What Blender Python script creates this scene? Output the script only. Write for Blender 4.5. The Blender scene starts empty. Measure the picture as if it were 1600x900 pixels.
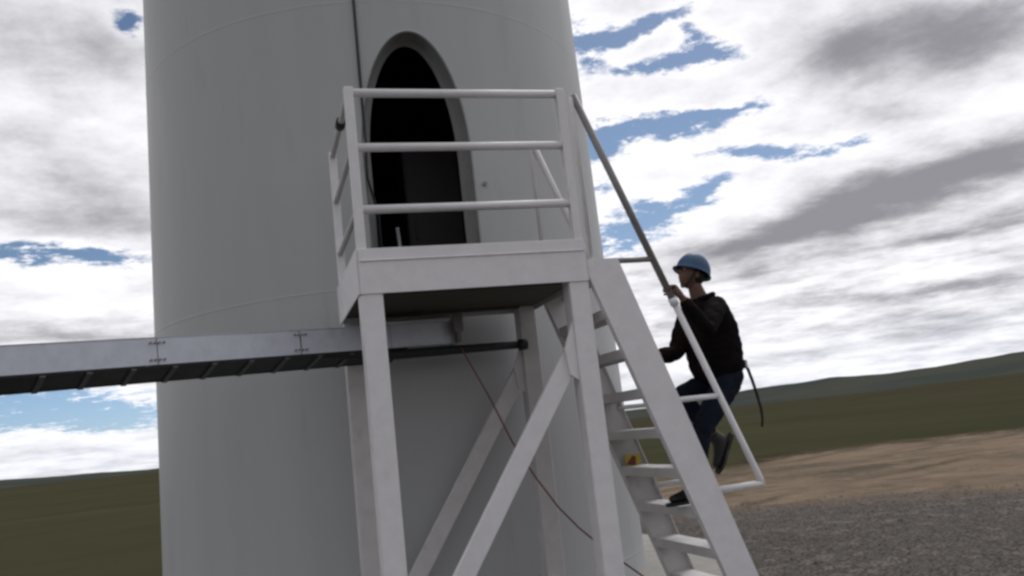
import bpy, bmesh, math, random
from mathutils import Vector, Matrix, noise
random.seed(7)
D=bpy.data; scene=bpy.context.scene; COL=scene.collection
R=math.radians
G=2.5                                   # height of the platform's underside above the ground

# ------------------------------------------------------------------ camera
cam_d=D.cameras.new('camera'); cam=D.objects.new('camera',cam_d); COL.objects.link(cam); scene.camera=cam
rt=Vector((0.95485704,-0.27611207,-0.10959089)); up=Vector((0.05901593,-0.18524364,0.98091891)); fw=Vector((0.29114457,0.94310493,0.16058618))
CAM=Vector((-0.6195,-5.0222,-0.8707+G))
m=Matrix((rt,up,-fw)).transposed().to_4x4(); m.translation=CAM; cam.matrix_world=m
cam_d.sensor_width=36; cam_d.lens=1344.94/1600*36; cam_d.clip_start=.05; cam_d.clip_end=20000
scene.view_settings.view_transform='Standard'; scene.view_settings.look='None'
scene.view_settings.exposure=0.40; scene.view_settings.gamma=1
scene.cycles.filter_width=2.8
scene.cycles.max_bounces=6; scene.cycles.use_denoising=True

# ------------------------------------------------------------------ node helper
class NT:
    def __init__(s,tree): s.t=tree; s.n=tree.nodes; s.l=tree.links; s.n.clear()
    def add(s,typ,ins=None,**kw):
        nd=s.n.new(typ)
        for k,v in kw.items(): setattr(nd,k,v)
        for k,v in (ins or {}).items(): s.put(nd.inputs[k],v)
        return nd
    def put(s,sock,v):
        if isinstance(v,bpy.types.NodeSocket): s.l.new(v,sock)
        elif v is not None: sock.default_value=v
    def m(s,op,a,b=None,c=None):
        nd=s.n.new('ShaderNodeMath'); nd.operation=op
        for i,v in enumerate((a,b,c)):
            if v is not None: s.put(nd.inputs[i],v)
        return nd.outputs[0]
    def noise(s,vec,scale,detail=5,rough=.55,dist=0,dim='3D'):
        nd=s.add('ShaderNodeTexNoise',{'Scale':scale,'Detail':detail,'Roughness':rough,'Distortion':dist},noise_dimensions=dim)
        if vec is not None: s.l.new(vec,nd.inputs['Vector'])
        return nd.outputs['Fac']
    def sstep(s,v,a,b,o0=0.,o1=1.):
        nd=s.add('ShaderNodeMapRange',{'Value':v,'From Min':a,'From Max':b,'To Min':o0,'To Max':o1},interpolation_type='SMOOTHSTEP')
        return nd.outputs[0]
    def mix(s,f,a,b,blend='MIX'):
        nd=s.n.new('ShaderNodeMix'); nd.data_type='RGBA'; nd.blend_type=blend
        s.put(nd.inputs['Factor'],f)
        s.put(nd.inputs[6],a if isinstance(a,bpy.types.NodeSocket) else (*a,1)); s.put(nd.inputs[7],b if isinstance(b,bpy.types.NodeSocket) else (*b,1))
        return nd.outputs[2]
    def xyz(s,v):
        nd=s.add('ShaderNodeSeparateXYZ',{'Vector':v}); return nd.outputs
    def cxyz(s,x,y,z): return s.add('ShaderNodeCombineXYZ',{'X':x,'Y':y,'Z':z}).outputs[0]

# ------------------------------------------------------------------ sky: Nishita air behind a broken deck of cloud
SUN_AZ,SUN_EL=42,46
w=D.worlds.new('World'); scene.world=w; w.use_nodes=True
n=NT(w.node_tree)
sky=n.add('ShaderNodeTexSky',sky_type='NISHITA',sun_disc=False,sun_elevation=R(SUN_EL),sun_rotation=R(SUN_AZ),altitude=1200,dust_density=1.0)
dirv=n.add('ShaderNodeTexCoord').outputs['Generated']
dx,dy,dz=n.xyz(dirv)
az=n.m('MULTIPLY',n.m('ARCTAN2',dx,dy),180/math.pi)
el=n.m('MULTIPLY',n.m('ARCSINE',dz),180/math.pi)
zz=n.m('ADD',n.m('MAXIMUM',dz,0),.13)
plane=n.cxyz(n.m('DIVIDE',dx,zz),n.m('DIVIDE',dy,zz),0)
w1=n.noise(plane,2.2,6,.6); w2=n.noise(n.add('ShaderNodeVectorMath',{0:plane,1:(7.3,2.1,4.)},operation='ADD').outputs[0],2.0,6,.6)
azw=n.m('ADD',az,n.m('MULTIPLY',n.m('SUBTRACT',w1,.5),6)); 
elsc=n.m('ADD',n.m('MULTIPLY',n.m('MAXIMUM',el,0),.20),.8)
elw=n.m('ADD',el,n.m('MULTIPLY',n.m('SUBTRACT',w2,.5),elsc))
def blobs(lst):
    tot=None
    for (a,e,sa,se,tilt,amp) in lst:
        c,s_=math.cos(R(tilt)),math.sin(R(tilt))
        da=n.m('SUBTRACT',azw,a); de=n.m('SUBTRACT',elw,e)
        sa*=1.42; se*=1.38; u=n.m('ADD',n.m('MULTIPLY',da,c/sa),n.m('MULTIPLY',de,s_/sa)); v=n.m('ADD',n.m('MULTIPLY',de,c/se),n.m('MULTIPLY',da,-s_/se))
        r2=n.m('ADD',n.m('MULTIPLY',u,u),n.m('MULTIPLY',v,v))
        g=n.m('MULTIPLY',n.m('EXPONENT',n.m('MULTIPLY',r2,-1.)),amp)
        tot=g if tot is None else n.m('ADD',tot,g)
    return tot
gaps=blobs([(-6.4, 26.3, 0.84, 0.56, -6, 1.1), (-13.2, 13.1, 1.13, 0.52, -6, 1.1), (-8.9, 12.8, 2.55, 0.42, -6, 1.1), (-12.5, 4.3, 4.44, 0.96, -6, 1.6), (-8.0, 3.2, 2.3, 0.38, -6, 1.2), (24.2, 24.1, 0.98, 1.39, -6, 1.0), (25.9, 24.9, 2.23, 0.53, 6, 1.1), (29.4, 24.9, 2.65, 0.36, 8, 0.9), (31.3, 23.4, 0.74, 1.12, -6, 1.0), (30.5, 22.3, 2.53, 0.61, -6, 1.3), (27.0, 22.3, 1.33, 0.29, -6, 0.7), (27.1, 18.2, 4.14, 0.83, -1, 1.3), (23.9, 17.7, 1.49, 1.09, -6, 1.2), (29.5, 18.8, 1.73, 0.33, 2, 0.9), (32.7, 18.9, 1.37, 0.32, -2, 1.0), (34.7, 15.6, 2.73, 0.4, -6, 1.0), (37.8, 14.9, 1.23, 0.24, -6, 0.7), (40.5, 15.0, 1.62, 0.23, 4, 0.7), (29.7, 13.6, 1.62, 0.46, 12, 1.1), (31.7, 13.9, 1.27, 0.21, 12, 0.7), (26.9, 13.3, 0.86, 0.63, -6, 0.9), (24.2, 15.1, 0.87, 0.42, -6, 0.8), (24.6, 11.8, 2.07, 1.1, -6, 1.2), (26.4, 12.5, 0.95, 0.42, -6, 0.7), (31.1, 19.1, 2.59, 0.2, -6, 0.3), (33.0, 7.6, 2.48, 0.16, -1, 0.35), (34.6, 4.9, 3.66, 0.16, -1, 0.35),
   (-60,35,25,9,0,.8),(100,30,20,8,0,.7),(170,40,40,12,0,.8),(0,55,30,6,0,.6)])
f1=n.noise(plane,1.6,9,.62)
f4=n.noise(plane,11,7,.7)
cover=n.m('SUBTRACT',n.m('ADD',n.m('ADD',.55,n.m('MULTIPLY',n.m('SUBTRACT',f4,.5),n.m('ADD',1.0,n.m('MULTIPLY',n.m('MINIMUM',gaps,1.2),3.6)))),n.m('MULTIPLY',n.m('SUBTRACT',f1,.5),1.3)),gaps)
cov=n.sstep(cover,-.55,.25)
dark=blobs([(-11.8, 25.4, 5.2, 1.45, -6, 0.9), (-7.1, 24.5, 2.07, 0.94, -6, 0.3), (-9.9, 17.2, 4.74, 1.51, -14, 0.85), (-12.0, 15.3, 4.63, 0.82, -6, 0.6), (-7.4, 14.7, 2.4, 0.97, -6, 0.4), (-11.9, 20.0, 3.53, 0.66, -6, 0.4), (-11.1, 9.1, 2.28, 0.53, -6, 0.35), (-12.1, 8.3, 4.89, 0.52, -6, 0.7), (-8.0, 8.3, 2.34, 0.54, -6, 0.5), (45.3, 20.6, 5.15, 1.41, -6, 1.1), (40.6, 20.0, 1.85, 1.23, -6, 0.75), (48.5, 19.1, 3.44, 1.26, -6, 0.7), (43.0, 16.5, 1.79, 0.84, -6, 0.55), (35.1, 20.7, 3.4, 1.19, -6, 0.15), (36.2, 10.3, 4.91, 0.89, 4, 0.9), (40.6, 11.3, 5.98, 0.94, 8, 1.0), (45.8, 11.9, 4.6, 1.2, 6, 1.0), (48.9, 12.3, 2.98, 1.09, -6, 0.5), (33.4, 9.8, 2.49, 0.41, -1, 0.6), (42.4, 8.6, 7.03, 0.35, 3, 0.6), (47.2, 8.6, 3.74, 0.37, 3, 0.5), (33.5, 7.8, 2.48, 0.41, -6, 0.6), (40.4, 5.4, 4.71, 0.35, 0, 0.6), (46.0, 5.4, 3.74, 0.37, 0, 0.5), (37.1, 3.9, 6.39, 0.32, 0, 0.5), (43.5, 2.8, 4.94, 0.3, 0, 0.5), (34.2, 2.5, 3.64, 0.24, 0, 0.4),
   (0,40,20,8,0,.6)])
f2=n.noise(n.add('ShaderNodeVectorMath',{0:plane,1:(3.3,9.1,1.)},operation='ADD').outputs[0],.9,7,.6)
f3=n.noise(plane,4.5,8,.65)
shade=n.m('ADD',n.m('MULTIPLY',n.m('SUBTRACT',f2,.43),1.7),n.m('ADD',dark,n.m('MULTIPLY',n.m('SUBTRACT',f3,.5),1.9)))
shade=n.m('ADD',shade,n.sstep(cover,.0,1.0,0,.30)); shade=n.m('SUBTRACT',shade,n.m('MULTIPLY',gaps,.4)); 
band=n.noise(n.cxyz(n.m('MULTIPLY',az,.20),n.m('MULTIPLY',el,1.05),0),1.0,8,.62)
shade=n.m('ADD',shade,n.m('MULTIPLY',n.m('MULTIPLY',n.m('SUBTRACT',band,.44),3.2),n.sstep(el,13,6)))
shade=n.sstep(shade,-.25,2.1)
# brighter near the hidden sun, duller on the far side of the sky
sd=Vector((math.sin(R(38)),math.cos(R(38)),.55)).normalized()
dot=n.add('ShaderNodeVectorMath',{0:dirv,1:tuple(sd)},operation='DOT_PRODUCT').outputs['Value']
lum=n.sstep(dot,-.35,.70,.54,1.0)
ccol=n.mix(shade,(.83,.82,.85),(.225,.223,.245))
ccol=n.mix(n.sstep(el,0,7,.35,0),ccol,(.72,.76,.84))
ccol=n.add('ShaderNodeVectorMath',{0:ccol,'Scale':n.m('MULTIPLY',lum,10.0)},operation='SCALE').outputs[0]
air=n.add('ShaderNodeVectorMath',{0:sky.outputs[0],1:n.mix(n.sstep(el,1,12),(.50,.60,.80),(.50,.54,.57))},operation='MULTIPLY').outputs[0]
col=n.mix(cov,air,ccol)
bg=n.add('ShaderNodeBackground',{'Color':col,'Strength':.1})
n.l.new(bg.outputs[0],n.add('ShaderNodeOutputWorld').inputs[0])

sun_d=D.lights.new('sun','SUN'); sun_d.energy=.6; sun_d.angle=R(14); sun_d.color=(1,.95,.88)
sun=D.objects.new('sun',sun_d); COL.objects.link(sun)
sv=Vector((math.sin(R(SUN_AZ))*math.cos(R(SUN_EL)),math.cos(R(SUN_AZ))*math.cos(R(SUN_EL)),math.sin(R(SUN_EL))))
sun.rotation_euler=sv.to_track_quat('Z','Y').to_euler()

# ------------------------------------------------------------------ materials
def mat(name,base,rough=.5,metal=0,var=.12,scale=6,bump=0,bscale=60,spec=.5,dirt=None,dscale=2.,dlo=.55,dhi=.75,stretch=None,coat=0):
    mt=D.materials.new(name); mt.use_nodes=True; n=NT(mt.node_tree)
    tc=n.add('ShaderNodeTexCoord').outputs['Object']
    v=tc
    if stretch: v=n.add('ShaderNodeMapping',{'Vector':tc,'Scale':stretch}).outputs[0]
    f=n.noise(v,scale,6,.6)
    c=n.mix(n.sstep(f,.25,.75),tuple(x*(1-var) for x in base),tuple(min(1,x*(1+var)) for x in base))
    if dirt:
        g=n.noise(v,dscale,8,.65); c=n.mix(n.sstep(g,dlo,dhi),c,dirt)
    b=n.add('ShaderNodeBsdfPrincipled',{'Base Color':c,'Roughness':rough,'Metallic':metal,'Specular IOR Level':spec,'Coat Weight':coat})
    n.put(b.inputs['Roughness'],n.sstep(f,.2,.8,max(.05,rough-.08),min(1,rough+.08)))
    if bump:
        h=n.noise(tc,bscale,4,.6); bp=n.add('ShaderNodeBump',{'Strength':bump,'Distance':.01,'Height':h}); n.l.new(bp.outputs[0],b.inputs['Normal'])
    n.l.new(b.outputs[0],n.add('ShaderNodeOutputMaterial').inputs[0])
    return mt
M={}
M['tower']=mat('tower_paint',(.42,.434,.44),.50,var=.035,scale=1.6,dirt=(.31,.30,.28),dscale=2.2,dlo=.56,dhi=.95,stretch=(2.2,2.2,.35),bump=.05,bscale=18)
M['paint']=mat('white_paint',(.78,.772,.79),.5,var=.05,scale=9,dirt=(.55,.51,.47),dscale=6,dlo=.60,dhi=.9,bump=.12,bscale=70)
M['dullpaint']=mat('dull_white_paint',(.62,.60,.60),.55,var=.07,scale=7,dirt=(.40,.37,.34),dscale=5,dlo=.55,dhi=.9,bump=.15,bscale=60)  # greyer copy of the white paint, for rear and lesser members
M['bare']=mat('bare_steel_pipe',(.25,.24,.235),.5,metal=.2,var=.15,scale=12)
M['galv']=mat('galvanised_steel',(.60,.63,.70),.42,metal=.35,var=.09,scale=10,dirt=(.50,.53,.58),dscale=9,bump=.04)
M['galvdark']=mat('dull_zinc_strap',(.11,.11,.11),.6)
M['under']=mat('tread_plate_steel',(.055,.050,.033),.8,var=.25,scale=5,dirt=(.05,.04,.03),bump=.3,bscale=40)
M['black']=mat('black_rubber',(.016,.02,.02),.6,var=.2)
M['red']=mat('dark_red_cable',(.17,.05,.05),.6)
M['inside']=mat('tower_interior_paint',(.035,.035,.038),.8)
M['jamb']=mat('door_frame_steel',(.20,.20,.20),.6,var=.1,dirt=(.09,.09,.085))
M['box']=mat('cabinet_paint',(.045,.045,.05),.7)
M['conc']=mat('concrete',(.30,.29,.27),.85,var=.15,bump=.4,bscale=40,dirt=(.2,.19,.17))
M['yellow']=mat('sticker_yellow',(.52,.40,.045),.5); M['darkred']=mat('sticker_red',(.16,.03,.02),.5)
M['skin']=mat('skin',(.13,.068,.05),.6,var=.08,scale=20)
M['helmet']=mat('blue_helmet_plastic',(.022,.075,.165),.55,var=.08,scale=8)
M['jacket']=mat('dark_jacket_cloth',(.0075,.006,.007),.95,spec=.08,var=.35,scale=9,bump=.4,bscale=120,dirt=(.017,.009,.008),dscale=3.2,dlo=.5,dhi=.62)
M['jeans']=mat('navy_denim',(.010,.013,.023),.95,spec=.1,var=.3,scale=14,bump=.4,bscale=160)
M['boot']=mat('black_boot_leather',(.012,.012,.01),.5,var=.2)
M['hair']=mat('black_hair',(.012,.01,.009),.6)
M['strap']=mat('black_webbing',(.014,.014,.015),.8)
M['buckle']=mat('steel_buckle',(.5,.5,.5),.3,metal=.9)
M['eye']=mat('eye_white',(.25,.24,.23),.2); M['lip']=mat('lip_skin',(.22,.085,.07),.5)

# ------------------------------------------------------------------ mesh helpers
class MB:
    def __init__(s): s.bm=bmesh.new()
    def box(s,lo,hi,bev=.003):
        lo=Vector(lo);hi=Vector(hi); c=(lo+hi)/2; d=hi-lo
        return s.obox(c,Vector((1,0,0))*d.x,Vector((0,1,0))*d.y,Vector((0,0,1))*d.z,bev)
    def obox(s,c,ax,ay,az_,bev=.003):
        vs=[s.bm.verts.new(c+ax*i/2+ay*j/2+az_*k/2) for i in(-1,1) for j in(-1,1) for k in(-1,1)]
        fs=[(0,1,3,2),(4,6,7,5),(0,4,5,1),(2,3,7,6),(0,2,6,4),(1,5,7,3)]
        F=[s.bm.faces.new([vs[i] for i in f]) for f in fs]
        bmesh.ops.recalc_face_normals(s.bm,faces=F)
        if bev:
            es=list({e for f in F for e in f.edges}); bmesh.ops.bevel(s.bm,geom=es,offset=bev,segments=1,affect='EDGES')
        return s
    def beam(s,p,q,w,h,side=Vector((0,1,0)),bev=.003):
        p=Vector(p);q=Vector(q); d=q-p; sv_=(side-d*(side.dot(d)/d.length_squared)).normalized(); u=d.normalized().cross(sv_)
        return s.obox((p+q)/2,d,sv_*w,u*h,bev)
    def tube(s,pts,r,seg=12,cap=True):
        pts=[Vector(p) for p in pts]; rings=[]
        rr=r if isinstance(r,(list,tuple)) else [r]*len(pts)
        prev=None
        for i,p in enumerate(pts):
            t=((pts[min(i+1,len(pts)-1)]-p).normalized()+(p-pts[max(i-1,0)]).normalized()).normalized()
            if prev is None: a=t.orthogonal().normalized()
            else: a=(prev-t*prev.dot(t)).normalized()
            prev=a; b=t.cross(a)
            rings.append([s.bm.verts.new(p+(a*math.cos(k*2*math.pi/seg)+b*math.sin(k*2*math.pi/seg))*rr[i]) for k in range(seg)])
        for A,B in zip(rings,rings[1:]):
            for k in range(seg):
                f=s.bm.faces.new((A[k],A[(k+1)%seg],B[(k+1)%seg],B[k])); f.smooth=True
        if cap:
            s.bm.faces.new(rings[0][::-1]); s.bm.faces.new(rings[-1])
        return s
    def prism(s,poly,y0,y1):            # polygon in XZ pushed along Y
        a=[s.bm.verts.new((x,y0,z)) for x,z in poly]; b=[s.bm.verts.new((x,y1,z)) for x,z in poly]
        F=[s.bm.faces.new(a),s.bm.faces.new(b[::-1])]; k=len(poly)
        for i in range(k): F.append(s.bm.faces.new((a[i],b[i],b[(i+1)%k],a[(i+1)%k])))
        bmesh.ops.recalc_face_normals(s.bm,faces=F); return s
    def build(s,name,mt,parent=None,recalc=True):
        if recalc: bmesh.ops.recalc_face_normals(s.bm,faces=s.bm.faces[:])
        me=D.meshes.new(name); s.bm.to_mesh(me); s.bm.free()
        for x in (mt if isinstance(mt,list) else [mt]): me.materials.append(x)
        o=D.objects.new(name,me); COL.objects.link(o)
        if parent: put(o,parent)
        return o
def put(o,parent):
    o.parent=parent
    inv=Matrix.Translation(-W0(parent)); o.matrix_parent_inverse=inv
def W0(o):
    v=Vector(o.location)
    return v
def thing(name,label,cat,loc,group=None):
    o=D.objects.new(name,None); COL.objects.link(o); o.location=loc; o.empty_display_size=.2
    o['label']=label; o['category']=cat
    if group: o['group']=group
    return o
def tag(o,label,cat,group=None):
    o['label']=label;o['category']=cat
    if group:o['group']=group
    return o
def P(x,y,z): return Vector((x,y,z+G))

# ------------------------------------------------------------------ ground
def ground_mat(name,kind):
    mt=D.materials.new(name); mt.use_nodes=True; n=NT(mt.node_tree)
    tc=n.add('ShaderNodeTexCoord').outputs['Object']
    if kind=='grass':
        big=n.noise(tc,.006,5,.6); mid=n.noise(tc,.09,6,.6); fine=n.noise(tc,5,6,.7)
        c=n.mix(n.sstep(mid,.35,.7),(.062,.063,.034),(.044,.050,.027))
        c=n.mix(n.sstep(big,.42,.62),c,(.055,.048,.034))
        st=n.noise(n.add('ShaderNodeMapping',{'Vector':tc,'Rotation':(0,0,R(-28)),'Scale':(.012,.09,1)}).outputs[0],1.,6,.65); c=n.mix(n.sstep(st,.52,.68,0,.8),c,(.080,.071,.048)); c=n.mix(n.sstep(fine,.3,.75,0,.8),c,(.062,.055,.034))
        h=fine; dist=.06
    elif kind=='dirt':
        a=n.noise(tc,.35,8,.7); fine=n.noise(tc,9,6,.7); st=n.noise(n.add('ShaderNodeMapping',{'Vector':tc,'Rotation':(0,0,R(35)),'Scale':(.25,1.6,1)}).outputs[0],1.0,6,.65)
        c=n.mix(n.sstep(a,.35,.68),(.255,.195,.142),(.155,.125,.097))
        c=n.mix(n.sstep(st,.48,.66,0,.85),c,(.105,.09,.066)); mo=n.noise(tc,1.6,7,.7); c=n.mix(n.sstep(mo,.52,.68,0,.7),c,(.12,.10,.07)); c=n.mix(n.sstep(mo,.46,.3,0,.5),c,(.33,.265,.20))
        c=n.mix(n.sstep(fine,.5,.8,0,.6),c,(.31,.25,.19))
        dd=n.add('ShaderNodeVectorMath',{0:tc,1:(14,3.2,0)},operation='DISTANCE').outputs['Value']
        e=n.m('ADD',dd,n.m('MULTIPLY',n.m('SUBTRACT',a,.5),9.)); e=n.m('ADD',e,n.m('MULTIPLY',n.m('SUBTRACT',fine,.5),4.))
        c=n.mix(n.sstep(e,10.8,14.2),c,(.055,.05,.031))
        h=n.m('ADD',fine,n.m('MULTIPLY',st,2.)); dist=.08
    elif kind=='gravel':
        vo=n.add('ShaderNodeTexVoronoi',{'Vector':tc,'Scale':30.}); vb=n.add('ShaderNodeTexVoronoi',{'Vector':tc,'Scale':6.}); a=n.noise(tc,.5,6,.6)
        rnd=n.xyz(vo.outputs['Color'])[0]; rb=n.xyz(vb.outputs['Color'])[1]
        c=n.mix(rnd,(.118,.110,.103),(.178,.167,.158))
        c=n.mix(n.sstep(rb,.75,.95,0,.7),c,(.24,.215,.195))
        c=n.mix(n.sstep(a,.5,.75,0,.55),c,(.125,.088,.075))
        c=n.mix(n.sstep(vo.outputs['Distance'],.35,.75,0,.8),c,(.06,.052,.047))
        dd=n.add('ShaderNodeVectorMath',{0:tc,1:(1,-3,0)},operation='DISTANCE').outputs['Value']
        e=n.m('ADD',dd,n.m('MULTIPLY',n.m('SUBTRACT',a,.5),3.)); e=n.m('ADD',e,n.m('MULTIPLY',n.m('SUBTRACT',rnd,.5),.8))
        c=n.mix(n.sstep(e,8.9,10.9,0,.9),c,(.20,.152,.112))
        h=n.m('SUBTRACT',n.noise(tc,3,6,.7),n.m('MULTIPLY',vo.outputs['Distance'],1.)); dist=.03
    else:
        big=n.noise(tc,.004,6,.6); c=n.mix(n.sstep(big,.35,.65),(.054,.064,.058),(.072,.075,.062)); h=big; dist=1
    b=n.add('ShaderNodeBsdfPrincipled',{'Base Color':c,'Roughness':1.0,'Specular IOR Level':0.0})
    bp=n.add('ShaderNodeBump',{'Strength':.6,'Distance':dist,'Height':h}); n.l.new(bp.outputs[0],b.inputs['Normal'])
    n.l.new(b.outputs[0],n.add('ShaderNodeOutputMaterial').inputs[0]); return mt
def sm(a,b,x): t=max(0,min(1,(x-a)/(b-a))); return t*t*(3-2*t)
def gz(x,y):
    r=math.hypot(x-CAM.x,y-CAM.y)
    a=math.degrees(math.atan2(x-CAM.x,y-CAM.y))
    z=-.0032*max(0,r-70)+ .0
    z+=noise.noise((x*.012,y*.012,0))*1.2*sm(35,160,r)+noise.noise((x*.0035,y*.0035,5))*3*sm(120,500,r)
    z+=noise.noise((x*.3,y*.3,2))*.07*sm(13,22,r)
    z+=sm(30,52,a)*sm(60,330,r)*2.4*sm(1500,500,r)
    return z
def polar(name,rs,nseg,zf,mt,c=(CAM.x,CAM.y)):
    bm=bmesh.new(); rings=[]
    c0=bm.verts.new((c[0],c[1],zf(c[0],c[1]))) if rs[0]<=0 else None
    for r in rs:
        if r<=0: continue
        rings.append([bm.verts.new((c[0]+r*math.sin(t*2*math.pi/nseg),c[1]+r*math.cos(t*2*math.pi/nseg),zf(c[0]+r*math.sin(t*2*math.pi/nseg),c[1]+r*math.cos(t*2*math.pi/nseg)))) for t in range(nseg)])
    if c0:
        for t in range(nseg): bm.faces.new((c0,rings[0][(t+1)%nseg],rings[0][t]))
    for A,B in zip(rings,rings[1:]):
        for t in range(nseg): bm.faces.new((A[t],A[(t+1)%nseg],B[(t+1)%nseg],B[t]))
    bmesh.ops.recalc_face_normals(bm,faces=bm.faces[:])
    for f in bm.faces:
        f.smooth=True
        if f.normal.z<0: f.normal_flip()
    me=D.meshes.new(name); bm.to_mesh(me); bm.free(); me.materials.append(mt); o=D.objects.new(name,me); COL.objects.link(o); o['kind']='structure'; return o
rs=[0]+[1.6*1.07**i for i in range(1,126)]
polar('grassland',rs,360,gz,ground_mat('grass_ground','grass'))
def sheet(name,cx,cy,rad,jag,z,mt,step=.35):
    # ragged-edged sheet lying on the ground
    bm=bmesh.new(); N=260; K=int(rad/step); rings=[]
    c0=bm.verts.new((cx,cy,gz(cx,cy)+z))
    def rr(t): return rad*(1+jag*(noise.noise((math.cos(t)*2.2,math.sin(t)*2.2,rad))+.45*noise.noise((math.cos(t)*9,math.sin(t)*9,rad))+.25*noise.noise((math.cos(t)*40,math.sin(t)*40,rad))))
    for k in range(1,K+1):
        ring=[]
        for i in range(N):
            t=i*2*math.pi/N; q=rr(t)*k/K; x=cx+q*math.cos(t); y=cy+q*math.sin(t)
            edge=sm(1,.93,k/K)
            relief=noise.noise((x*.35,y*.35,9))*.10+noise.noise((x*1.3,y*1.3,4))*.035
            zq=gz(x,y)+z+ (max(-.0,relief+.06)*edge if name=='dirt_ground' else 0)
            ring.append(bm.verts.new((x,y,zq if k<K else gz(x,y)-.02)))
        rings.append(ring)
    for i in range(N): bm.faces.new((c0,rings[0][i],rings[0][(i+1)%N]))
    for A,B in zip(rings,rings[1:]):
        for i in range(N): bm.faces.new((A[i],B[i],B[(i+1)%N],A[(i+1)%N]))
    for f in bm.faces: f.smooth=True
    me=D.meshes.new(name); bm.to_mesh(me); bm.free(); me.materials.append(mt); o=D.objects.new(name,me); COL.objects.link(o); o['kind']='structure'; return o
sheet('dirt_ground',14,3.2,14.3,.07,.03,ground_mat('bare_dirt','dirt'))
sheet('gravel_ground',1,-3,10.75,.03,.20,ground_mat('grey_gravel','gravel'))
TX0,TY0=.719,3.557
def in_gravel(x,y): return math.hypot(x-1,y+3)<10.6
def in_dirt(x,y): return math.hypot(x-14,y-3.2)<14.0
def surf(x,y):
    if in_gravel(x,y): return gz(x,y)+.20
    return gz(x,y)+.04
M['stone']=mat('stone',(.17,.155,.14),.95,var=.5,scale=8,spec=.1)
rs_=random.Random(3)
bm=bmesh.new(); oc=[(1,0,0),(-1,0,0),(0,1,0),(0,-1,0),(0,0,1),(0,0,-.6)]; of=[(0,2,4),(2,1,4),(1,3,4),(3,0,4),(2,0,5),(1,2,5),(3,1,5),(0,3,5)]
k=0
while k<6000:
    a=R(rs_.uniform(8,60)); q=rs_.uniform(5,14); x=CAM.x+q*math.sin(a); y=CAM.y+q*math.cos(a)
    if math.hypot(x-TX0,y-TY0)<3.3 or not in_gravel(x,y): continue
    s_=rs_.uniform(.006,.013)*(1+rs_.random()**8*1.2); z=surf(x,y); t=rs_.uniform(0,6.28)
    vs=[bm.verts.new((x+(p[0]*math.cos(t)*1.3-p[1]*math.sin(t))*s_*rs_.uniform(.7,1.2),y+(p[0]*math.sin(t)*1.3+p[1]*math.cos(t))*s_*rs_.uniform(.7,1.2),z+s_*(.2+.7*p[2]))) for p in oc]
    for f in of: bm.faces.new([vs[i] for i in f])
    k+=1
me=D.meshes.new('loose_stones'); bm.to_mesh(me); bm.free(); me.materials.append(M['stone']); o=D.objects.new('loose_stones',me); COL.objects.link(o)
o['kind']='stuff'; o['label']='loose grey stones scattered over the gravel beside the stair'; o['category']='stones'
# far hills along the horizon
prof=[(-180,.5),(-120,.3),(-60,.5),(-25,.45),(-14.2,.34),(-10.3,.17),(-6,.02),(0,.0),(8,.15),(18,.3),(24.6,.36),(29,.62),(32.8,.86),(34.5,.86),(36.7,.98),(38,.86),(40,.80),(42,.84),(45,1.02),(47,1.14),(52,1.25),(60,.9),(90,.5),(130,.7),(180,.5)]
def hz(x,y):
    a=math.degrees(math.atan2(x-CAM.x,y-CAM.y)); r=math.hypot(x-CAM.x,y-CAM.y)
    for (a0,e0),(a1,e1) in zip(prof,prof[1:]):
        if a0<=a<=a1: e=e0+(e1-e0)*sm(a0,a1,a); break
    top=1.63+2200*math.tan(R(e+.05*noise.noise((a*.35,3,1))+.02*noise.noise((a*1.5,3,1))))
    k=sm(1250,2200,r)*sm(3200,2200,r) if r>2200 else sm(1250,2200,r)
    return (1-k)*-14+k*top+noise.noise((x*.004,y*.004,1))*6*k*(1-k)*2
polar('hills',[1250+65*i for i in range(31)],720,hz,ground_mat('hill_grass','hill'))

# ------------------------------------------------------------------ tower
TX,TY,R0,KK=.719,3.5572,2.2033,.0081
def RT(z): return R0-KK*(z)              # z measured from the platform's underside
def TP(th,z,dr=0):                       # th: degrees from the door's axis, z relative
    r=RT(z)+dr; return P(TX+r*math.sin(R(th)),TY-r*math.cos(R(th)),z)
tower=thing('turbine_tower','tall pale grey cylindrical steel tower with an oval doorway','tower',(TX,TY,0))
# door outline in (th,z): straight flanks, elliptical ends
def outline(hw,zt,zb,ztop,zbot,k=72):
    o=[]
    for i in range(k):
        t=i*2*math.pi/k; x=hw*math.sin(t); c=math.cos(t)
        z=zt+(ztop-zt)*c if c>0 else zb+(zb-zbot)*c
        o.append((x,z))
    return o
HW=.437
dl=outline(HW,1.32,.62,2.365,.10)
th_of=lambda x,z: math.degrees(math.asin(x/RT(z)))
bm=bmesh.new()
TH=24; ZB,ZT=-.35,2.85; N=len(dl)
def rectpt(i):
    x,z=dl[i]; cx,cz=0,1.2; dx_,dz_=x-cx,z-cz
    w_=RT(1)*math.sin(R(TH)); s=min(w_/abs(dx_) if abs(dx_)>1e-6 else 9e9,((ZT-cz) if dz_>0 else (cz-ZB))/abs(dz_) if abs(dz_)>1e-6 else 9e9)
    return cx+dx_*s,cz+dz_*s
loops=[]
K=7
for k in range(K+1):
    lp=[]
    for i in range(N):
        x0,z0=dl[i]; x1,z1=rectpt(i); f=k/K; a0=th_of(x0,z0); a1=max(-TH,min(TH,math.degrees(math.asin(max(-.999,min(.999,x1/RT(z1)))))))
        if k==K and abs(abs(a1)-TH)<1.2: a1=math.copysign(TH,a1)
        a=a0+(a1-a0)*f; z=z0+(z1-z0)*f
        lp.append((a,z))
    loops.append(lp)
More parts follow.
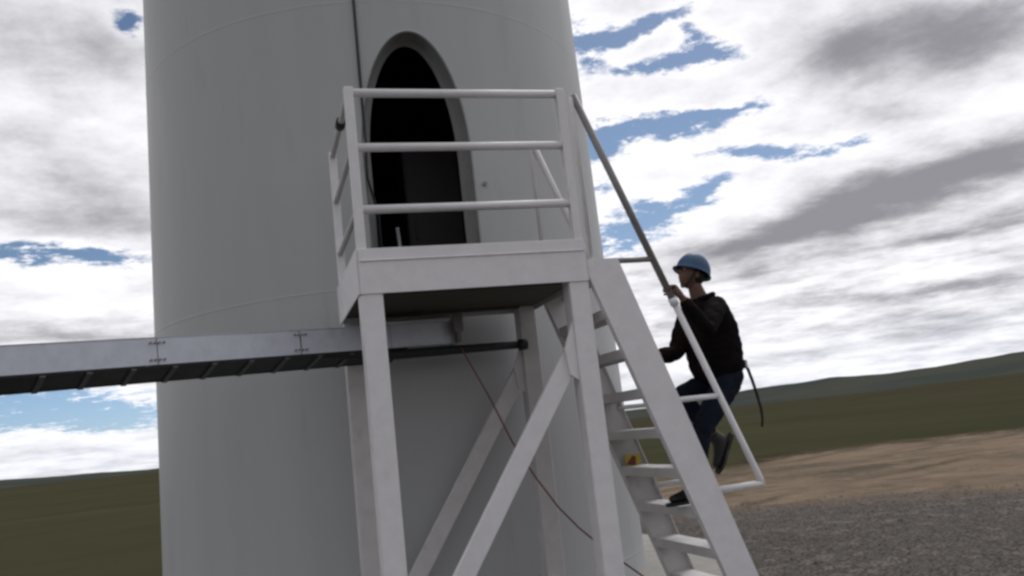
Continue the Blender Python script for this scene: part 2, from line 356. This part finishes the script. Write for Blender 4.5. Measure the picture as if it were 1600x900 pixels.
# snap the corners of the outermost loop to the rectangle's corners
for ca in (-TH,TH):
    for cz_ in (ZB,ZT):
        j=min(range(N),key=lambda i:(loops[K][i][0]-ca)**2*.01+(loops[K][i][1]-cz_)**2); loops[K][j]=(ca,cz_)
V=[[bm.verts.new(TP(a,z)) for a,z in lp] for lp in loops]
for A,B in zip(V,V[1:]):
    for i in range(N): bm.faces.new((A[i],A[(i+1)%N],B[(i+1)%N],B[i]))
def patch(a0,a1,zs,da=2):
    k=max(1,round((a1-a0)/da)); g=[[bm.verts.new(TP(a0+(a1-a0)*i/k,z)) for i in range(k+1)] for z in zs]
    for r0,r1 in zip(g,g[1:]):
        for i in range(k): bm.faces.new((r0[i],r0[i+1],r1[i+1],r1[i]))
patch(TH,360-TH,[ZB+(ZT-ZB)*i/4 for i in range(5)])
patch(0,360,[-G-.02,-1.7,-.9,ZB]); patch(0,360,[ZT,6,12,20,32])
bmesh.ops.remove_doubles(bm,verts=bm.verts[:],dist=.004)
bm.normal_update()
for f in bm.faces:
    f.smooth=True; c=f.calc_center_median()
    if f.normal.x*(c.x-TX)+f.normal.y*(c.y-TY)<0: f.normal_flip()
me=D.meshes.new('shell'); bm.to_mesh(me); bm.free(); me.materials.append(M['tower']); o=D.objects.new('shell',me); COL.objects.link(o); put(o,tower)
# exact cylinder normals so the plate reads perfectly rolled
nr=[]
for v in me.vertices:
    d=Vector((v.co.x-TX,v.co.y-TY,0)).normalized(); d.z=KK; nr.append(d.normalized())
me.normals_split_custom_set_from_vertices(nr)
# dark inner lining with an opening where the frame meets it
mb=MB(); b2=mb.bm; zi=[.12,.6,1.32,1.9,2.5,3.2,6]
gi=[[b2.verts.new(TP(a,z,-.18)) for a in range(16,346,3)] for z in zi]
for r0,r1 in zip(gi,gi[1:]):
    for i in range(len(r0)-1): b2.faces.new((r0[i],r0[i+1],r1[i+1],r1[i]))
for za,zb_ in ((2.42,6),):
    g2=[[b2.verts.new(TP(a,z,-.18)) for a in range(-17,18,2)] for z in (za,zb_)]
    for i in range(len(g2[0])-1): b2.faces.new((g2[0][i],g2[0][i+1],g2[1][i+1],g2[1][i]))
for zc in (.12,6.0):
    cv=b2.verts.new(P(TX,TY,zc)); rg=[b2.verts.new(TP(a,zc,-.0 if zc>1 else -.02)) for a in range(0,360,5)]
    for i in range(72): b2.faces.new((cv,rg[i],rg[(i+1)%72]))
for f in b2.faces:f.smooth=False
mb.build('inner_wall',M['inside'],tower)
# door frame: deep oval collar through the wall
fr=MB(); prev=None; rings=[]
for (grow,dep) in ((.0,.007),(.0,-.02),(-.006,-.03),(-.010,-.17),(-.05,-.175),(-.05,-.16),(.03,-.15)):
    ol=outline(HW+grow,1.32,.62,2.365+grow,.10-grow,96)
    rings.append([fr.bm.verts.new(TP(math.degrees(math.asin(x/RT(z))),z,dep)) for x,z in ol])
ol=outline(HW+.012,1.32,.62,2.365+.012,.10-.012,96)
first=[fr.bm.verts.new(TP(math.degrees(math.asin(x/RT(z))),z,.006)) for x,z in ol]
back=[fr.bm.verts.new(TP(math.degrees(math.asin(x/RT(z))),z,-.01)) for x,z in ol]
rings=[back,first]+rings
for A,B in zip(rings,rings[1:]):
    for i in range(96): f=fr.bm.faces.new((A[i],A[(i+1)%96],B[(i+1)%96],B[i])); f.smooth=True
o=fr.build('door_frame',[M['jamb'],M['tower']],tower)
for p_ in o.data.polygons:
    if p_.index<96*3: p_.material_index=1
ms=MB().tube([TP(-11.6,1.62,-.06),TP(-11.6,1.62,-.02)],.014); ms.tube([TP(-11.4,1.36,-.06),TP(-11.4,1.64,-.06)],.013); ms.build('door_handle',M['paint'],o)
# weld seams
for z in (-2.05,.30,2.63,4.95,7.3,9.6):
    mb=MB(); pts=[]
    k=180
    rings=[]
    for i in range(k):
        a=i*2
        if abs((a+180)%360-180)<12.4 and 0<z<2.4: rings.append(None); continue
        rings.append([mb.bm.verts.new(TP(a,z+dz_,dr)) for dz_,dr in ((-.014,-.001),(-.006,.0014),(.006,.0014),(.014,-.001))])
    for i in range(k):
        A,B=rings[i],rings[(i+1)%k]
        if A and B:
            for j in range(3): f=mb.bm.faces.new((A[j],B[j],B[j+1],A[j+1])); f.smooth=True
    mb.build('weld_seam',M['tower'],tower)
mb=MB().tube([TP(13.67,1.09,-.01),TP(13.67,1.09,.018)],.017); mb.build('bolt',M['bare'],tower)
# cable down the wall into the doorway
cb=MB(); pts=[TP(-10.75-.0*z,z,.014) for z in (16,8,4,3,2.6,2.2,1.9,1.6,1.4)]+[TP(-10.95,1.25,.012),TP(-10.98,1.15,0),TP(-10.4,1.05,-.05),TP(-9.5,.9,-.12),TP(-9.4,.2,-.2)]
cb.tube(pts,.011,8); tag(cb.build('power_cable',M['black']),'thin black cable running down the tower wall into the left edge of the doorway','cable')
# things just inside the doorway
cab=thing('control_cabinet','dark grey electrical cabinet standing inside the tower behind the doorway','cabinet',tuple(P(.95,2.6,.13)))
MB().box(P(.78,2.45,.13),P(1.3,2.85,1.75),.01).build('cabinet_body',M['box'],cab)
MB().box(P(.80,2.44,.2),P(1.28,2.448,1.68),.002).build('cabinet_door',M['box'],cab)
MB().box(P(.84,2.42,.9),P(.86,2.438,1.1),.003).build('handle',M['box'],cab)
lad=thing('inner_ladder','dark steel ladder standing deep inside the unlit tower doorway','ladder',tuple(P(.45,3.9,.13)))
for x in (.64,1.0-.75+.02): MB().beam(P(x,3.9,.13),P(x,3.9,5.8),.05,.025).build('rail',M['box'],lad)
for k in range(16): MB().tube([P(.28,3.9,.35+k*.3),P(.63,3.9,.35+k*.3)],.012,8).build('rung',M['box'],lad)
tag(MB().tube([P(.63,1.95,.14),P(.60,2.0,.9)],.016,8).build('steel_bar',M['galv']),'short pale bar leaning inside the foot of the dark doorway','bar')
# concrete foundation
mb=MB(); prof_=[(0,-.3),(3.1,-.3),(3.1,.235),(3.04,.26),(2.2,.28),(0,.28)]
rings=[[mb.bm.verts.new((TX+max(r,.001)*math.cos(i*math.pi/48),TY+max(r,.001)*math.sin(i*math.pi/48),z)) for i in range(96)] for r,z in prof_]
for A,B in zip(rings,rings[1:]):
    for i in range(96): mb.bm.faces.new((A[i],A[(i+1)%96],B[(i+1)%96],B[i]))
tag(mb.build('concrete_foundation',M['conc']),'round concrete foundation ring under the grey tower','foundation')

# ------------------------------------------------------------------ platform
Wd,Dp=1.4423,1.2579; S=.133
plat=thing('access_platform','white steel platform on four legs with a railing in front of the tower door','platform',(Wd/2,Dp/2,.2))
for (x,y,mm) in ((0,0,'paint'),(Wd-S,0,'paint'),(0,Dp-S,'dullpaint'),(Wd-S,Dp-S,'dullpaint')):
    o=MB().box(P(x,y,-2.30+.012),P(x+S,y+S,.13),.006).build('leg',M[mm],plat)
    f=MB().box(P(x-.05,y-.05,-2.302),P(x+S+.05,y+S+.05,-2.286),.003)
    for ax in (-.03,S+.03):
        for ay in (-.03,S+.03): f.tube([P(x+ax,y+ay,-2.287),P(x+ax,y+ay,-2.26)],.012,6)
    f.build('base_plate',M['dullpaint'],o)
# fascia / toe boards
MB().box(P(0.0,-.008,.0),P(Wd,.0-.001,.275),.002).build('toe_board',M['paint'],plat)
MB().box(P(-.010,-.006,0),P(-.002,Dp,.275),.002).build('toe_board',M['paint'],plat)
MB().box(P(Wd+.001,-.006,0),P(Wd+.007,Dp,.17),.002).build('toe_board',M['dullpaint'],plat)
MB().box(P(.0,Dp+.001,0),P(Wd,Dp+.008,.17),.002).build('toe_board',M['dullpaint'],plat)
MB().box(P(.01,-.016,.196),P(Wd-.01,-.0085,.204),.002).build('trim_strip',M['paint'],plat)
# deck and joists, seen from below
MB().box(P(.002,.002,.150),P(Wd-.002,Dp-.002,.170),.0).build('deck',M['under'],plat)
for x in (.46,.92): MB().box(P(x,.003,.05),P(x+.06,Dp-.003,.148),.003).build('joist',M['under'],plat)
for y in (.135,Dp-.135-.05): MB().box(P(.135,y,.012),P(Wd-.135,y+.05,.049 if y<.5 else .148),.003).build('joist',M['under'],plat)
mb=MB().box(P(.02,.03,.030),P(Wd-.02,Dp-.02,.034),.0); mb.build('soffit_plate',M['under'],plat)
# guard rail
def bent(p,q,r,mt,name='guard_rail',par=plat): return MB().tube([p,q],r,14).build(name,mt,par)
for (x,y) in ((.003,.0),(Wd-.058,.0),(.003,Dp-.058)):
    MB().box(P(x,y,.171),P(x+.055,y+.055,1.300),.004).build('post',M['paint'],plat)
for z in (1.268,.915,.523):
    bent(P(.05,.03,z),P(Wd-.05,.03,z),.027,M['paint']); bent(P(.03,.05,z),P(.03,Dp-.05,z),.020,M['dullpaint'])
MB().tube([P(.030,.50,1.268),P(.030,.60,1.268)],.034,12).build('rail_clamp',M['black'],plat)
# diagonal braces: front plane bright, rear plane dull
for y,mm in ((.03,'paint'),(Dp-.10,'dullpaint')):
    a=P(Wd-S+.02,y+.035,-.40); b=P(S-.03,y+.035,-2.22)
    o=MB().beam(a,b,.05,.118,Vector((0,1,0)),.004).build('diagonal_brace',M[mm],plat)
    MB().prism([(Wd-S-.001,-.24+G),(Wd-S-.001,-.62+G),(Wd-S-.055,-.58+G),(Wd-S-.075,-.42+G)],y+.008,y-.004 if y>.5 else y-.012).build('gusset',M[mm],o)

# ------------------------------------------------------------------ stair
stair=thing('access_stair','steep white steel stair with handrails leading up to the platform','stair',tuple(P(2.2,.48,-2.3)))
SY=.972
xl=lambda z:1.885-(z+1.241)/2.92
zend=-2.3
zk=[.08-.262*i for i in range(10)]
for side in (0,1):
    y0,y1=(0.,.010) if side==0 else (SY-.010,SY); f0,f1=(.0101,.058) if side==0 else (SY-.058,SY-.0101)
    poly=[(1.452,.14),(1.663,.14),(xl(zend)+.205,zend),(xl(zend),zend),(1.452,.03)]
    poly=[(x,z+G) for x,z in poly]
    o=MB().prism(poly,y0,y1); 
    o.beam(P(1.660,(f0+f1)/2,.132),P(xl(zend)+.201,(f0+f1)/2,zend),abs(f1-f0),.008,bev=0)
    o.beam(P(xl(.02)+.008,(f0+f1)/2,.02),P(xl(zend)+.006,(f0+f1)/2,zend),abs(f1-f0),.008,bev=0)
    o.box(P(1.452,f0,.130),P(1.655,f1,.139),0)
    so=o.build('stringer',M['paint'] if side==0 else M['dullpaint'],stair)
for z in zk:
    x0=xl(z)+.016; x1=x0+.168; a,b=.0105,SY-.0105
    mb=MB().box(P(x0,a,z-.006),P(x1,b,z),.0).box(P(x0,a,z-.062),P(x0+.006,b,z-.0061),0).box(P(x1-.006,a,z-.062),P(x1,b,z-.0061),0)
    mb.build('tread',M['dullpaint'],stair)
for side in (0,1):
    y=.03 if side==0 else SY-.03; mp=M['paint'] if side==0 else M['dullpaint']
    r=.0215
    top=P(1.509,y,1.262); bot=P(2.483,y,-1.395); d=(bot-top)
    br=top+d*.535
    mp2=M['bare'] if side==0 else mp
    MB().tube([P(1.493,y,.14),P(1.493,y,1.20),P(1.497,y,1.242),top+d*.006],r*.75,12).build('rail_post',mp,stair)
    h=MB().tube([top,br],r*1.12,14).build('handrail',mp2,stair)
    MB().tube([br-d*.006,br+d*.012],r*1.35,14).build('sleeve',M['paint'],h)
    MB().tube([br,bot-d*.012,bot,bot+Vector((-.03,0,0)),P(xl(-1.395)+.202,y,-1.395)],r,12).build('handrail',mp,stair)
    for z,mm in ((.125,mp2),(-.805,mp)):
        xh=1.509+(1.262-z)*(.974/2.657)
        MB().tube([P(xl(z)+.202,y,z),P(xh-.01,y,z)],r*.85,12).build('rail_bracket',mm,stair)
# warning sticker on the far stringer
stk=MB().box(P(1.925,SY-.066,-1.25),P(2.045,SY-.0585,-1.15),.002); 
o=tag(stk.build('warning_sticker',M['yellow']),'small yellow and red warning plate on the rear side of the white stair','sticker')
for v in o.data.vertices: pass
MB().prism([(1.93,-1.215+G),(1.985,-1.158+G),(2.01,-1.17+G),(2.0,-1.235+G)],SY-.071,SY-.0665).build('symbol',M['darkred'],o)

# ------------------------------------------------------------------ cable tray
tray=thing('cable_tray','long galvanised cable tray running level to the tower below the platform','cable tray',tuple(P(-2,.1,-.3)))
T0=Vector((-4.6,-1.11,0)); T1=Vector((.86,1.18,0)); dT=(T1-T0); LT=dT.length; uT=dT/LT; nT=Vector((-uT.y,uT.x,0))
def TR(x,off,dz_):       # point on the tray at world x
    t=(x-T0.x)/uT.x; p=T0+uT*t+nT*off; zt=-.15+.043*(x+1.87)*.9
    return Vector((p.x,p.y,zt+dz_+G))
xs=[-4.6,-3.9,-3.1,-2.4,-1.9,-1.155,-.55,-.30,.1,.45,.80]
for i,(xa,xb) in enumerate(zip(xs[0::1],xs[1:])):
    if i%2 and i<9 and False: pass
Wt=.20
segs=[(-4.6,-3.1),(-3.1,-1.155),(-1.151,-.327),(-.323,.30),(.304,.80)]
for i,(xa,xb) in enumerate(segs):
    mb=MB()
    mb.beam(TR(xa,0,-.08),TR(xb,0,-.08),.006,.158,nT,0.001)
    mb.beam(TR(xa,Wt,-.08),TR(xb,Wt,-.08),.006,.158,nT,0.001)
    mb.beam(TR(xa,Wt/2,.002),TR(xb,Wt/2,.002),Wt+.014,.004,nT,0.0)
    mb.build('tray_section',M['galv'],tray)
for xj in (-1.153,-.325,-3.1):
    for dz_ in (-.03,-.13):
        mb=MB()
        for q in (-.035,-.012,.012,.035):
            p=TR(xj+q,-.004,dz_); mb.tube([p,p-nT*.012],.0075,6)
        mb.build('bolt',M['bare'],tray)
    if xj==-.325: MB().beam(TR(xj,-.0045,-.04),TR(xj,-.0045,-.12),.003,.006,Vector((0,1,0)),0).build('joint_gap',M['black'],tray)
a0,a1=TR(-4.6,.0,-.164),TR(.42,.0,-.164); b0,b1=TR(-4.6,Wt+.02,-.228),TR(.42,Wt+.02,-.228)
fl=MB(); pv=[]
for p in (a0,a1,b1,b0): pv.append(fl.bm.verts.new(p))
pw=[fl.bm.verts.new(v.co+Vector((0,0,-.006))) for v in pv]
fl.bm.faces.new(pv); fl.bm.faces.new(pw[::-1])
for i in range(4): fl.bm.faces.new((pv[i],pw[i],pw[(i+1)%4],pv[(i+1)%4]))
fl.build('tray_shade',M['black'],tray)  # slanted black sheet added to stand in for shade under the open tray
MB().beam(TR(-4.6,Wt+.03,-.215),TR(.42,Wt+.03,-.215),.012,.05,nT,0).build('side_rail',M['black'],tray)
x=-4.5
while x<.35:
    mb=MB(); mb.beam(TR(x,.0,-.176),TR(x,Wt+.03,-.243),.030,.008,uT,0.0); mb.build('rung',M['galvdark'],tray); x+=.215
# the cable lying in the tray (a thing of its own)
q0=TR(-.2,.05,-.150); q1=P(1.27,1.02,-.268)
pts=[TR(-4.6+.4*i,.06,-.120) for i in range(10)]+[TR(-.45,.06,-.135),TR(.36,.03,-.205)]
pts+=[pts[-1].lerp(q1,t) for t in (.33,.66,1)]
cbo=MB().tube(pts,[.036]*(len(pts)-4)+[.036,.034,.031,.028],12)
cbo.tube([P(1.25,1.02,-.268),P(1.31,1.02,-.266)],.040,14)
tag(cbo.build('power_cable',M['black']),'thick black power cable leaving the tray, its round end by the rear leg','cable')
MB().box(P(.815,1.10,-.20),P(.845,1.41,.0),.003).box(P(.79,1.07,-.13),P(.86,1.10,-.0),.004).build('wall_bracket',M['bare'],tray)
for xq in (-4.2,): MB().beam(TR(xq,.1,-.17),Vector((TR(xq,.1,0).x,TR(xq,.1,0).y,.15)),.08,.08).build('support_post',M['galv'],tray)
# thin dark red line slanting to the ground
pts=[P(.72,.62,-.30),P(.748,.6,-.373),P(.88,.6,-.66),P(.997,.6,-.954),P(1.13,.6,-1.20),P(1.27,.6,-1.42),P(1.398,.6,-1.572),P(1.58,.6,-1.75),P(1.751,.6,-1.895),P(1.98,.55,-2.10),P(2.2,.5,-2.285),P(2.6,.45,-2.29)]
tag(MB().tube(pts,.0062,8).build('ground_wire',M['red']),'thin dark red wire slanting down from the tray behind the front legs','wire')

# ------------------------------------------------------------------ person
def evalmesh(o):
    dg=bpy.context.evaluated_depsgraph_get(); me=D.meshes.new_from_object(o.evaluated_get(dg)); D.objects.remove(o); return me
def skin(chains,levels=2):
    """chains: list of lists of (point, radius or (rx,ry)); chains that share a point are joined; first point is the root"""
    vs=[];rad=[];ed=[];idx={}
    for ch in chains:
        prev=None
        for p,r in ch:
            key=tuple(round(c,4) for c in p)
            if key not in idx: idx[key]=len(vs); vs.append(tuple(p)); rad.append(r if isinstance(r,tuple) else (r,r))
            i=idx[key]
            if prev is not None and prev!=i: ed.append((prev,i))
            prev=i
    me=D.meshes.new('sk'); me.from_pydata(vs,ed,[]); o=D.objects.new('sk',me); COL.objects.link(o)
    mo=o.modifiers.new('s','SKIN'); mo.use_smooth_shade=True
    sv_=me.skin_vertices[0].data
    for i,r in enumerate(rad): sv_[i].radius=r; sv_[i].use_root=(i==0)
    ss=o.modifiers.new('u','SUBSURF'); ss.levels=levels; ss.render_levels=levels
    return evalmesh(o)
def merge(meshes,voxel,smooth=2,disp=None,name='m',mt=None,parent=None,cut=None):
    bm=bmesh.new()
    for me in meshes: bm.from_mesh(me)
    me=D.meshes.new(name); bm.to_mesh(me); bm.free()
    o=D.objects.new(name,me); COL.objects.link(o)
    rm=o.modifiers.new('r','REMESH'); rm.mode='VOXEL'; rm.voxel_size=voxel; rm.use_smooth_shade=True
    if smooth: s_=o.modifiers.new('s','SMOOTH'); s_.iterations=smooth; s_.factor=.5
    me2=evalmesh(o); me2.name=name
    if disp:
        nn=[v.normal.copy() for v in me2.vertices]
        for v,q in zip(me2.vertices,nn): v.co+=q*disp(v.co)
    me2.materials.clear(); me2.materials.append(mt)
    for p in me2.polygons: p.use_smooth=True
    o=D.objects.new(name,me2); COL.objects.link(o)
    if parent: put(o,parent)
    return o
V3=lambda x,y,z:P(x,y,z)
pel=V3(2.575,.50,-.70); wai=V3(2.585,.50,-.55); che=V3(2.545,.50,-.34); nb=V3(2.515,.50,-.165); nk=V3(2.475,.50,-.05)
hf=Vector((-.86,-.10,.44)).normalized(); hs=hf.cross(Vector((0,0,1))).normalized(); hu=hs.cross(hf).normalized()  # face dir, side, up
hc=V3(2.448,.50,.085)
shN=V3(2.500,.315,-.180); elN=V3(2.305,.12,-.375); wrN=V3(2.095,.045,-.125)      # near (left) arm to the handrail
shF=V3(2.46,.665,-.170); elF=V3(2.285,.59,-.475); wrF=V3(2.055,.44,-.475)       # far (right) arm to the tread
hipN=V3(2.555,.40,-.72); knN=V3(2.235,.29,-1.02); anN=V3(2.10,.22,-1.375)
hipF=V3(2.575,.595,-.72); knF=V3(2.27,.62,-.745); anF=V3(2.53,.60,-1.10)
L=lambda a,b,t:a.lerp(b,t)
# head
def head_mesh():
    bm=bmesh.new(); bmesh.ops.create_icosphere(bm,subdivisions=5,radius=1)
    for v in bm.verts:
        x,y,z=v.co  # x side, y forward, z up
        w_=.074; d_=.094; h_=.112
        jaw=sm(.1,-1,z); 
        X=x*w_*(1-.30*jaw); Y=y*d_*(1-.10*jaw)+.012*jaw; Z=z*h_
        if y<0: Y-=.012*sm(.2,.8,z+.3)*(-y)
        g=lambda cx,cz,sx,sz: math.exp(-((x-cx)/sx)**2-((z-cz)/sz)**2) if y>0 else 0
        Y+=.024*g(0,-.20,.16,.16)+.012*g(0,-.02,.12,.22)          # nose
        Y-=.011*(g(.38,.02,.2,.13)+g(-.38,.02,.2,.13))             # eye sockets
        Y+=.006*(g(.35,.22,.3,.08)+g(-.35,.22,.3,.08))             # brow
        Y+=.006*g(0,-.50,.26,.07)-.005*g(0,-.46,.3,.02)            # lips
        Y+=.010*g(0,-.82,.3,.16)                                   # chin
        v.co=(X,Y,Z)
    for sx in (-1,1):   # ears
        r=bmesh.ops.create_icosphere(bm,subdivisions=3,radius=1,matrix=Matrix.Translation((sx*.076,-.008,-.008))@Matrix.Diagonal((.010,.018,.032,1)))
    me=D.meshes.new('h'); bm.to_mesh(me); bm.free(); return me
HM=Matrix((hs,hf,hu)).transposed().to_4x4(); HM.translation=hc
hm=head_mesh(); hm.transform(HM)
def hand(wr,fdir,pdir,tdir,scale=1.,curl=1.0,reach=.08):
    """wrist, finger direction, palm normal (side the fingers close to), thumb side"""
    f=fdir.normalized(); p=(pdir-f*pdir.dot(f)).normalized(); t=f.cross(p); 
    if t.dot(tdir)<0: t=-t
    out=[]
    palm=wr+f*.085*scale
    out.append(skin([[(wr-f*.03,(.024,.028)),(wr+f*.02,(.022,.030)),(wr+f*.055,(.016,.040)),(palm,(.014,.038))]],2))
    for k,(ln,off) in enumerate(((.070,.030),(.080,.010),(.074,-.010),(.058,-.029))):
        b=wr+f*(.068)*scale+t*off; a=0; pts=[(b,.0105)]; cur=b
        for j,(fr_,an) in enumerate(((.18,0),(.44,38*curl),(.32,52*curl),(.24,42*curl))):
            a+=an; d=f*math.cos(R(a))+p*math.sin(R(a)); cur=cur+d*ln*fr_*1.15; pts.append((cur,.0098-.0007*j))
        out.append(skin([pts],2))
    b=wr+f*.022+t*.020; d1=(f*.55+t*.7+p*.35).normalized(); c1=b+d1*.038; d2=(f*.75+t*.15+p*.75).normalized(); c2=c1+d2*.032; c3=c2+(f*.45-t*.2+p*.9).normalized()*.026
    out.append(skin([[(b,.015),(c1,.0125),(c2,.011),(c3,.009)]],2))
    return out
hn=hand(wrN,Vector((-.62,-.10,.66)),Vector((-.2,-.1,-.9)),Vector((.1,.9,.3)),curl=1.1)
hfm=hand(wrF,Vector((-1,-.1,.12)),Vector((0,0,-1)),Vector((0,-1,0)),curl=.95)
body=skin([[(pel,(.10,.12)),(wai,(.09,.12)),(che,(.11,.165)),(nb,(.075,.10)),(nk,.056),(L(nk,hc,.75),.056)],
   [(che,(.11,.165)),(shN,.058),(L(shN,elN,.5),.048),(elN,.040),(L(elN,wrN,.4),.038),(wrN,.026)],
   [(che,(.11,.165)),(shF,.058),(L(shF,elF,.5),.048),(elF,.040),(L(elF,wrF,.4),.038),(wrF,.026)],
   [(pel,(.10,.12)),(hipN,.075),(L(hipN,knN,.5),.078),(knN,.058),(L(knN,anN,.35),.056),(anN,.038)],
   [(pel,(.10,.12)),(hipF,.075),(L(hipF,knF,.5),.078),(knF,.058),(L(knF,anF,.35),.056),(anF,.038)]],2)
person=merge([body,hm]+hn+hfm,.0052,2,name='person',mt=M['skin'])
tag(person,'person in dark jacket, jeans and blue helmet climbing the white stair, facing left','person')
def child(o): put(o,person); return o
fold=lambda s,a:(lambda c: a*(noise.noise(c*s)+.6*noise.noise(Vector((c.x*s*2.2,c.y*s*2.2,c.z*s*3.4)))))
fn=fold(9,.010)
jk=skin([[(pel+Vector((-.02,0,-.03)),(.195,.225)),(wai+Vector((-.03,0,-.02)),(.198,.215)),(che,(.165,.205)),(nb,(.120,.150)),(L(nb,nk,.45),(.084,.088)),(L(nb,nk,.75),(.078,.078))],
   [(che,(.150,.195)),(shN,.082),(L(shN,elN,.5),.070),(elN,.060),(L(elN,wrN,.5),.054),(L(elN,wrN,.93),.044)],
   [(che,(.150,.195)),(shF,.082),(L(shF,elF,.5),.072),(elF,.064),(L(elF,wrF,.5),.060),(L(elF,wrF,.93),.050)]],2)
child(merge([jk],.011,2,fn,'jacket',M['jacket']))
col_=MB(); pts=[nb+Vector((.075*math.cos(a)+.0,.082*math.sin(a),.072+.022*math.cos(a))) for a in [i*math.pi/12 for i in range(25)]]
col_.tube(pts,.020,10,cap=False); child(col_.build('collar',M['jacket']))
fj=fold(11,.008)
tr=skin([[(pel+Vector((0,0,.12)),(.15,.165)),(pel,(.165,.185)),(hipN,.108),(L(hipN,knN,.5),.094),(knN,.078),(L(knN,anN,.4),.072),(L(knN,anN,.92),.062)],
   [(pel,(.165,.185)),(hipF,.104),(L(hipF,knF,.5),.094),(knF,.078),(L(knF,anF,.4),.072),(L(knF,anF,.90),.064)]],2)
child(merge([tr],.011,2,fj,'trousers',M['jeans']))
def boot(an,fdir,updir):
    f=fdir.normalized(); u=(updir-f*updir.dot(f)).normalized(); s=f.cross(u)
    up_=skin([[(an+u*.07,.055),(an+u*.01,.052),(an-u*.035+f*.01,.050),(an-u*.042+f*.09,(.045,.040)),(an-u*.052+f*.165,(.046,.030)),(an-u*.056+f*.205,(.036,.024))],[(an-u*.035+f*.01,.050),(an-u*.045-f*.045,.040)]],2)
    o=child(merge([up_],.007,2,None,'boot',M['boot']))
    mb=MB(); ol=[(-.085,.0),(-.07,.033),(-.02,.040),(.05,.038),(.12,.052),(.19,.046),(.23,.022),(.24,0)]; ol=ol+[(a,-b) for a,b in ol[-2:0:-1]]
    A=[mb.bm.verts.new(an+f*a+s*b-u*.074) for a,b in ol]; B=[mb.bm.verts.new(an+f*a*.98+s*b*.96-u*.095) for a,b in ol]
    mb.bm.faces.new(A);mb.bm.faces.new(B[::-1])
    for i in range(len(ol)): mb.bm.faces.new((A[i],B[i],B[(i+1)%len(ol)],A[(i+1)%len(ol)]))
    so=mb.build('sole',M['black']); put(so,person); so.parent=o; so.matrix_parent_inverse=Matrix()
    o.matrix_parent_inverse=Matrix()
    return o
boot(anN,Vector((-1,-.05,-.03)),Vector((0,0,1)))
boot(anF,Vector((-.50,0,-.86)),Vector((-.86,0,.50)))
# helmet
def helmet():
    mb=MB(); b=mb.bm; rings=[]; N_=48
    for i in range(13):
        ph=i/12*math.pi/2
        ring=[]
        for k in range(N_):
            a=k*2*math.pi/N_; x=math.cos(a); y=math.sin(a); rr_=math.cos(ph)
            ridge=.005*math.exp(-(x*rr_/.16)**2)*(1 if i<12 else 1)
            ring.append(Vector((x*rr_*(.110),y*rr_*(.132)-.012,math.sin(ph)*.140+ridge*math.sin(ph))))
        rings.append(ring)
    brim=[]
    for k in range(N_):
        a=k*2*math.pi/N_; x=math.cos(a); y=math.sin(a); e=.010+.020*max(0,y)**3
        brim.append(Vector((x*(.110+.009),y*(.132+e)-.012,-.012-.010*max(0,y))))
    inner=[Vector((v.x*.93,(v.y+.008)*.93-.008,v.z+.001)) for v in rings[0]]
    allr=[inner,[v+Vector((0,0,-.004)) for v in brim],brim]+rings
    vv=[[b.verts.new(v+Vector((0,0,.030))) for v in r] for r in allr[:-1]]
    tp=b.verts.new(allr[-1][0]*0+Vector((0,-.008,.140+.030+.005)))
    for A,B in zip(vv,vv[1:]):
        for k in range(N_): f=b.faces.new((A[k],A[(k+1)%N_],B[(k+1)%N_],B[k])); f.smooth=True
    for k in range(N_): b.faces.new((vv[-1][k],vv[-1][(k+1)%N_],tp)).smooth=True
    o=mb.build('helmet',M['helmet']); HM2=HM.copy()
    tilt=Matrix.Rotation(R(-2),4,'X'); o.data.transform(HM2@tilt); return child(o)
hel=helmet()
mb=MB(); cp=[]
for a in range(-10,191,10):
    cp.append(HM@Vector((.080*math.cos(R(a)),-.005+.052*math.sin(R(a)) if False else .012+.02*math.sin(R(a)),.035-.150*max(0,math.sin(R(a))))))
mb.tube(cp,.006,8); child(mb.build('chin_strap',M['strap']))
# hair below the helmet at the nape
bmh=bmesh.new(); bmesh.ops.create_icosphere(bmh,subdivisions=4,radius=1,matrix=Matrix.Translation((0,-.022,.012))@Matrix.Diagonal((.080,.088,.085,1)))
geom=[v for v in bmh.verts if v.co.y>.01 and v.co.z<.02]
bmesh.ops.delete(bmh,geom=geom,context='VERTS')
for f in bmh.faces:f.smooth=True
meh=D.meshes.new('hair'); bmh.to_mesh(meh); bmh.free(); meh.transform(HM); meh.materials.append(M['hair']); oh=D.objects.new('hair',meh); COL.objects.link(oh); child(oh)
for sx in (-1,1):
    bme=bmesh.new(); bmesh.ops.create_icosphere(bme,subdivisions=3,radius=.0115,matrix=Matrix.Translation((sx*.029,.0765,.002)))
    m3=D.meshes.new('eye'); bme.to_mesh(m3); bme.free(); m3.transform(HM); m3.materials.append(M['eye']); e=D.objects.new('eye',m3); COL.objects.link(e); child(e)
# harness belt and the lanyard hanging behind
def ring_pts(c,rx,ry,tilt=0): return [c+Vector((rx*math.cos(a),ry*math.sin(a),tilt*math.cos(a))) for a in [i*math.pi/16 for i in range(33)]]
lp=[V3(2.70,.40,-.57),V3(2.735,.40,-.64),V3(2.755,.40,-.72),V3(2.775,.40,-.82),V3(2.79,.40,-.92),V3(2.79,.40,-.99),V3(2.775,.40,-1.05)]
MB_b=MB().obox(V3(2.715,.40,-.60),Vector((.02,0,0)),Vector((0,.05,0)),Vector((0,0,.06)),.004); child(MB_b.build('buckle',M['buckle']))
mb=MB().tube(lp,[.013,.012,.012,.011,.010,.009,.008],8); lo=child(mb.build('lanyard',M['strap']))
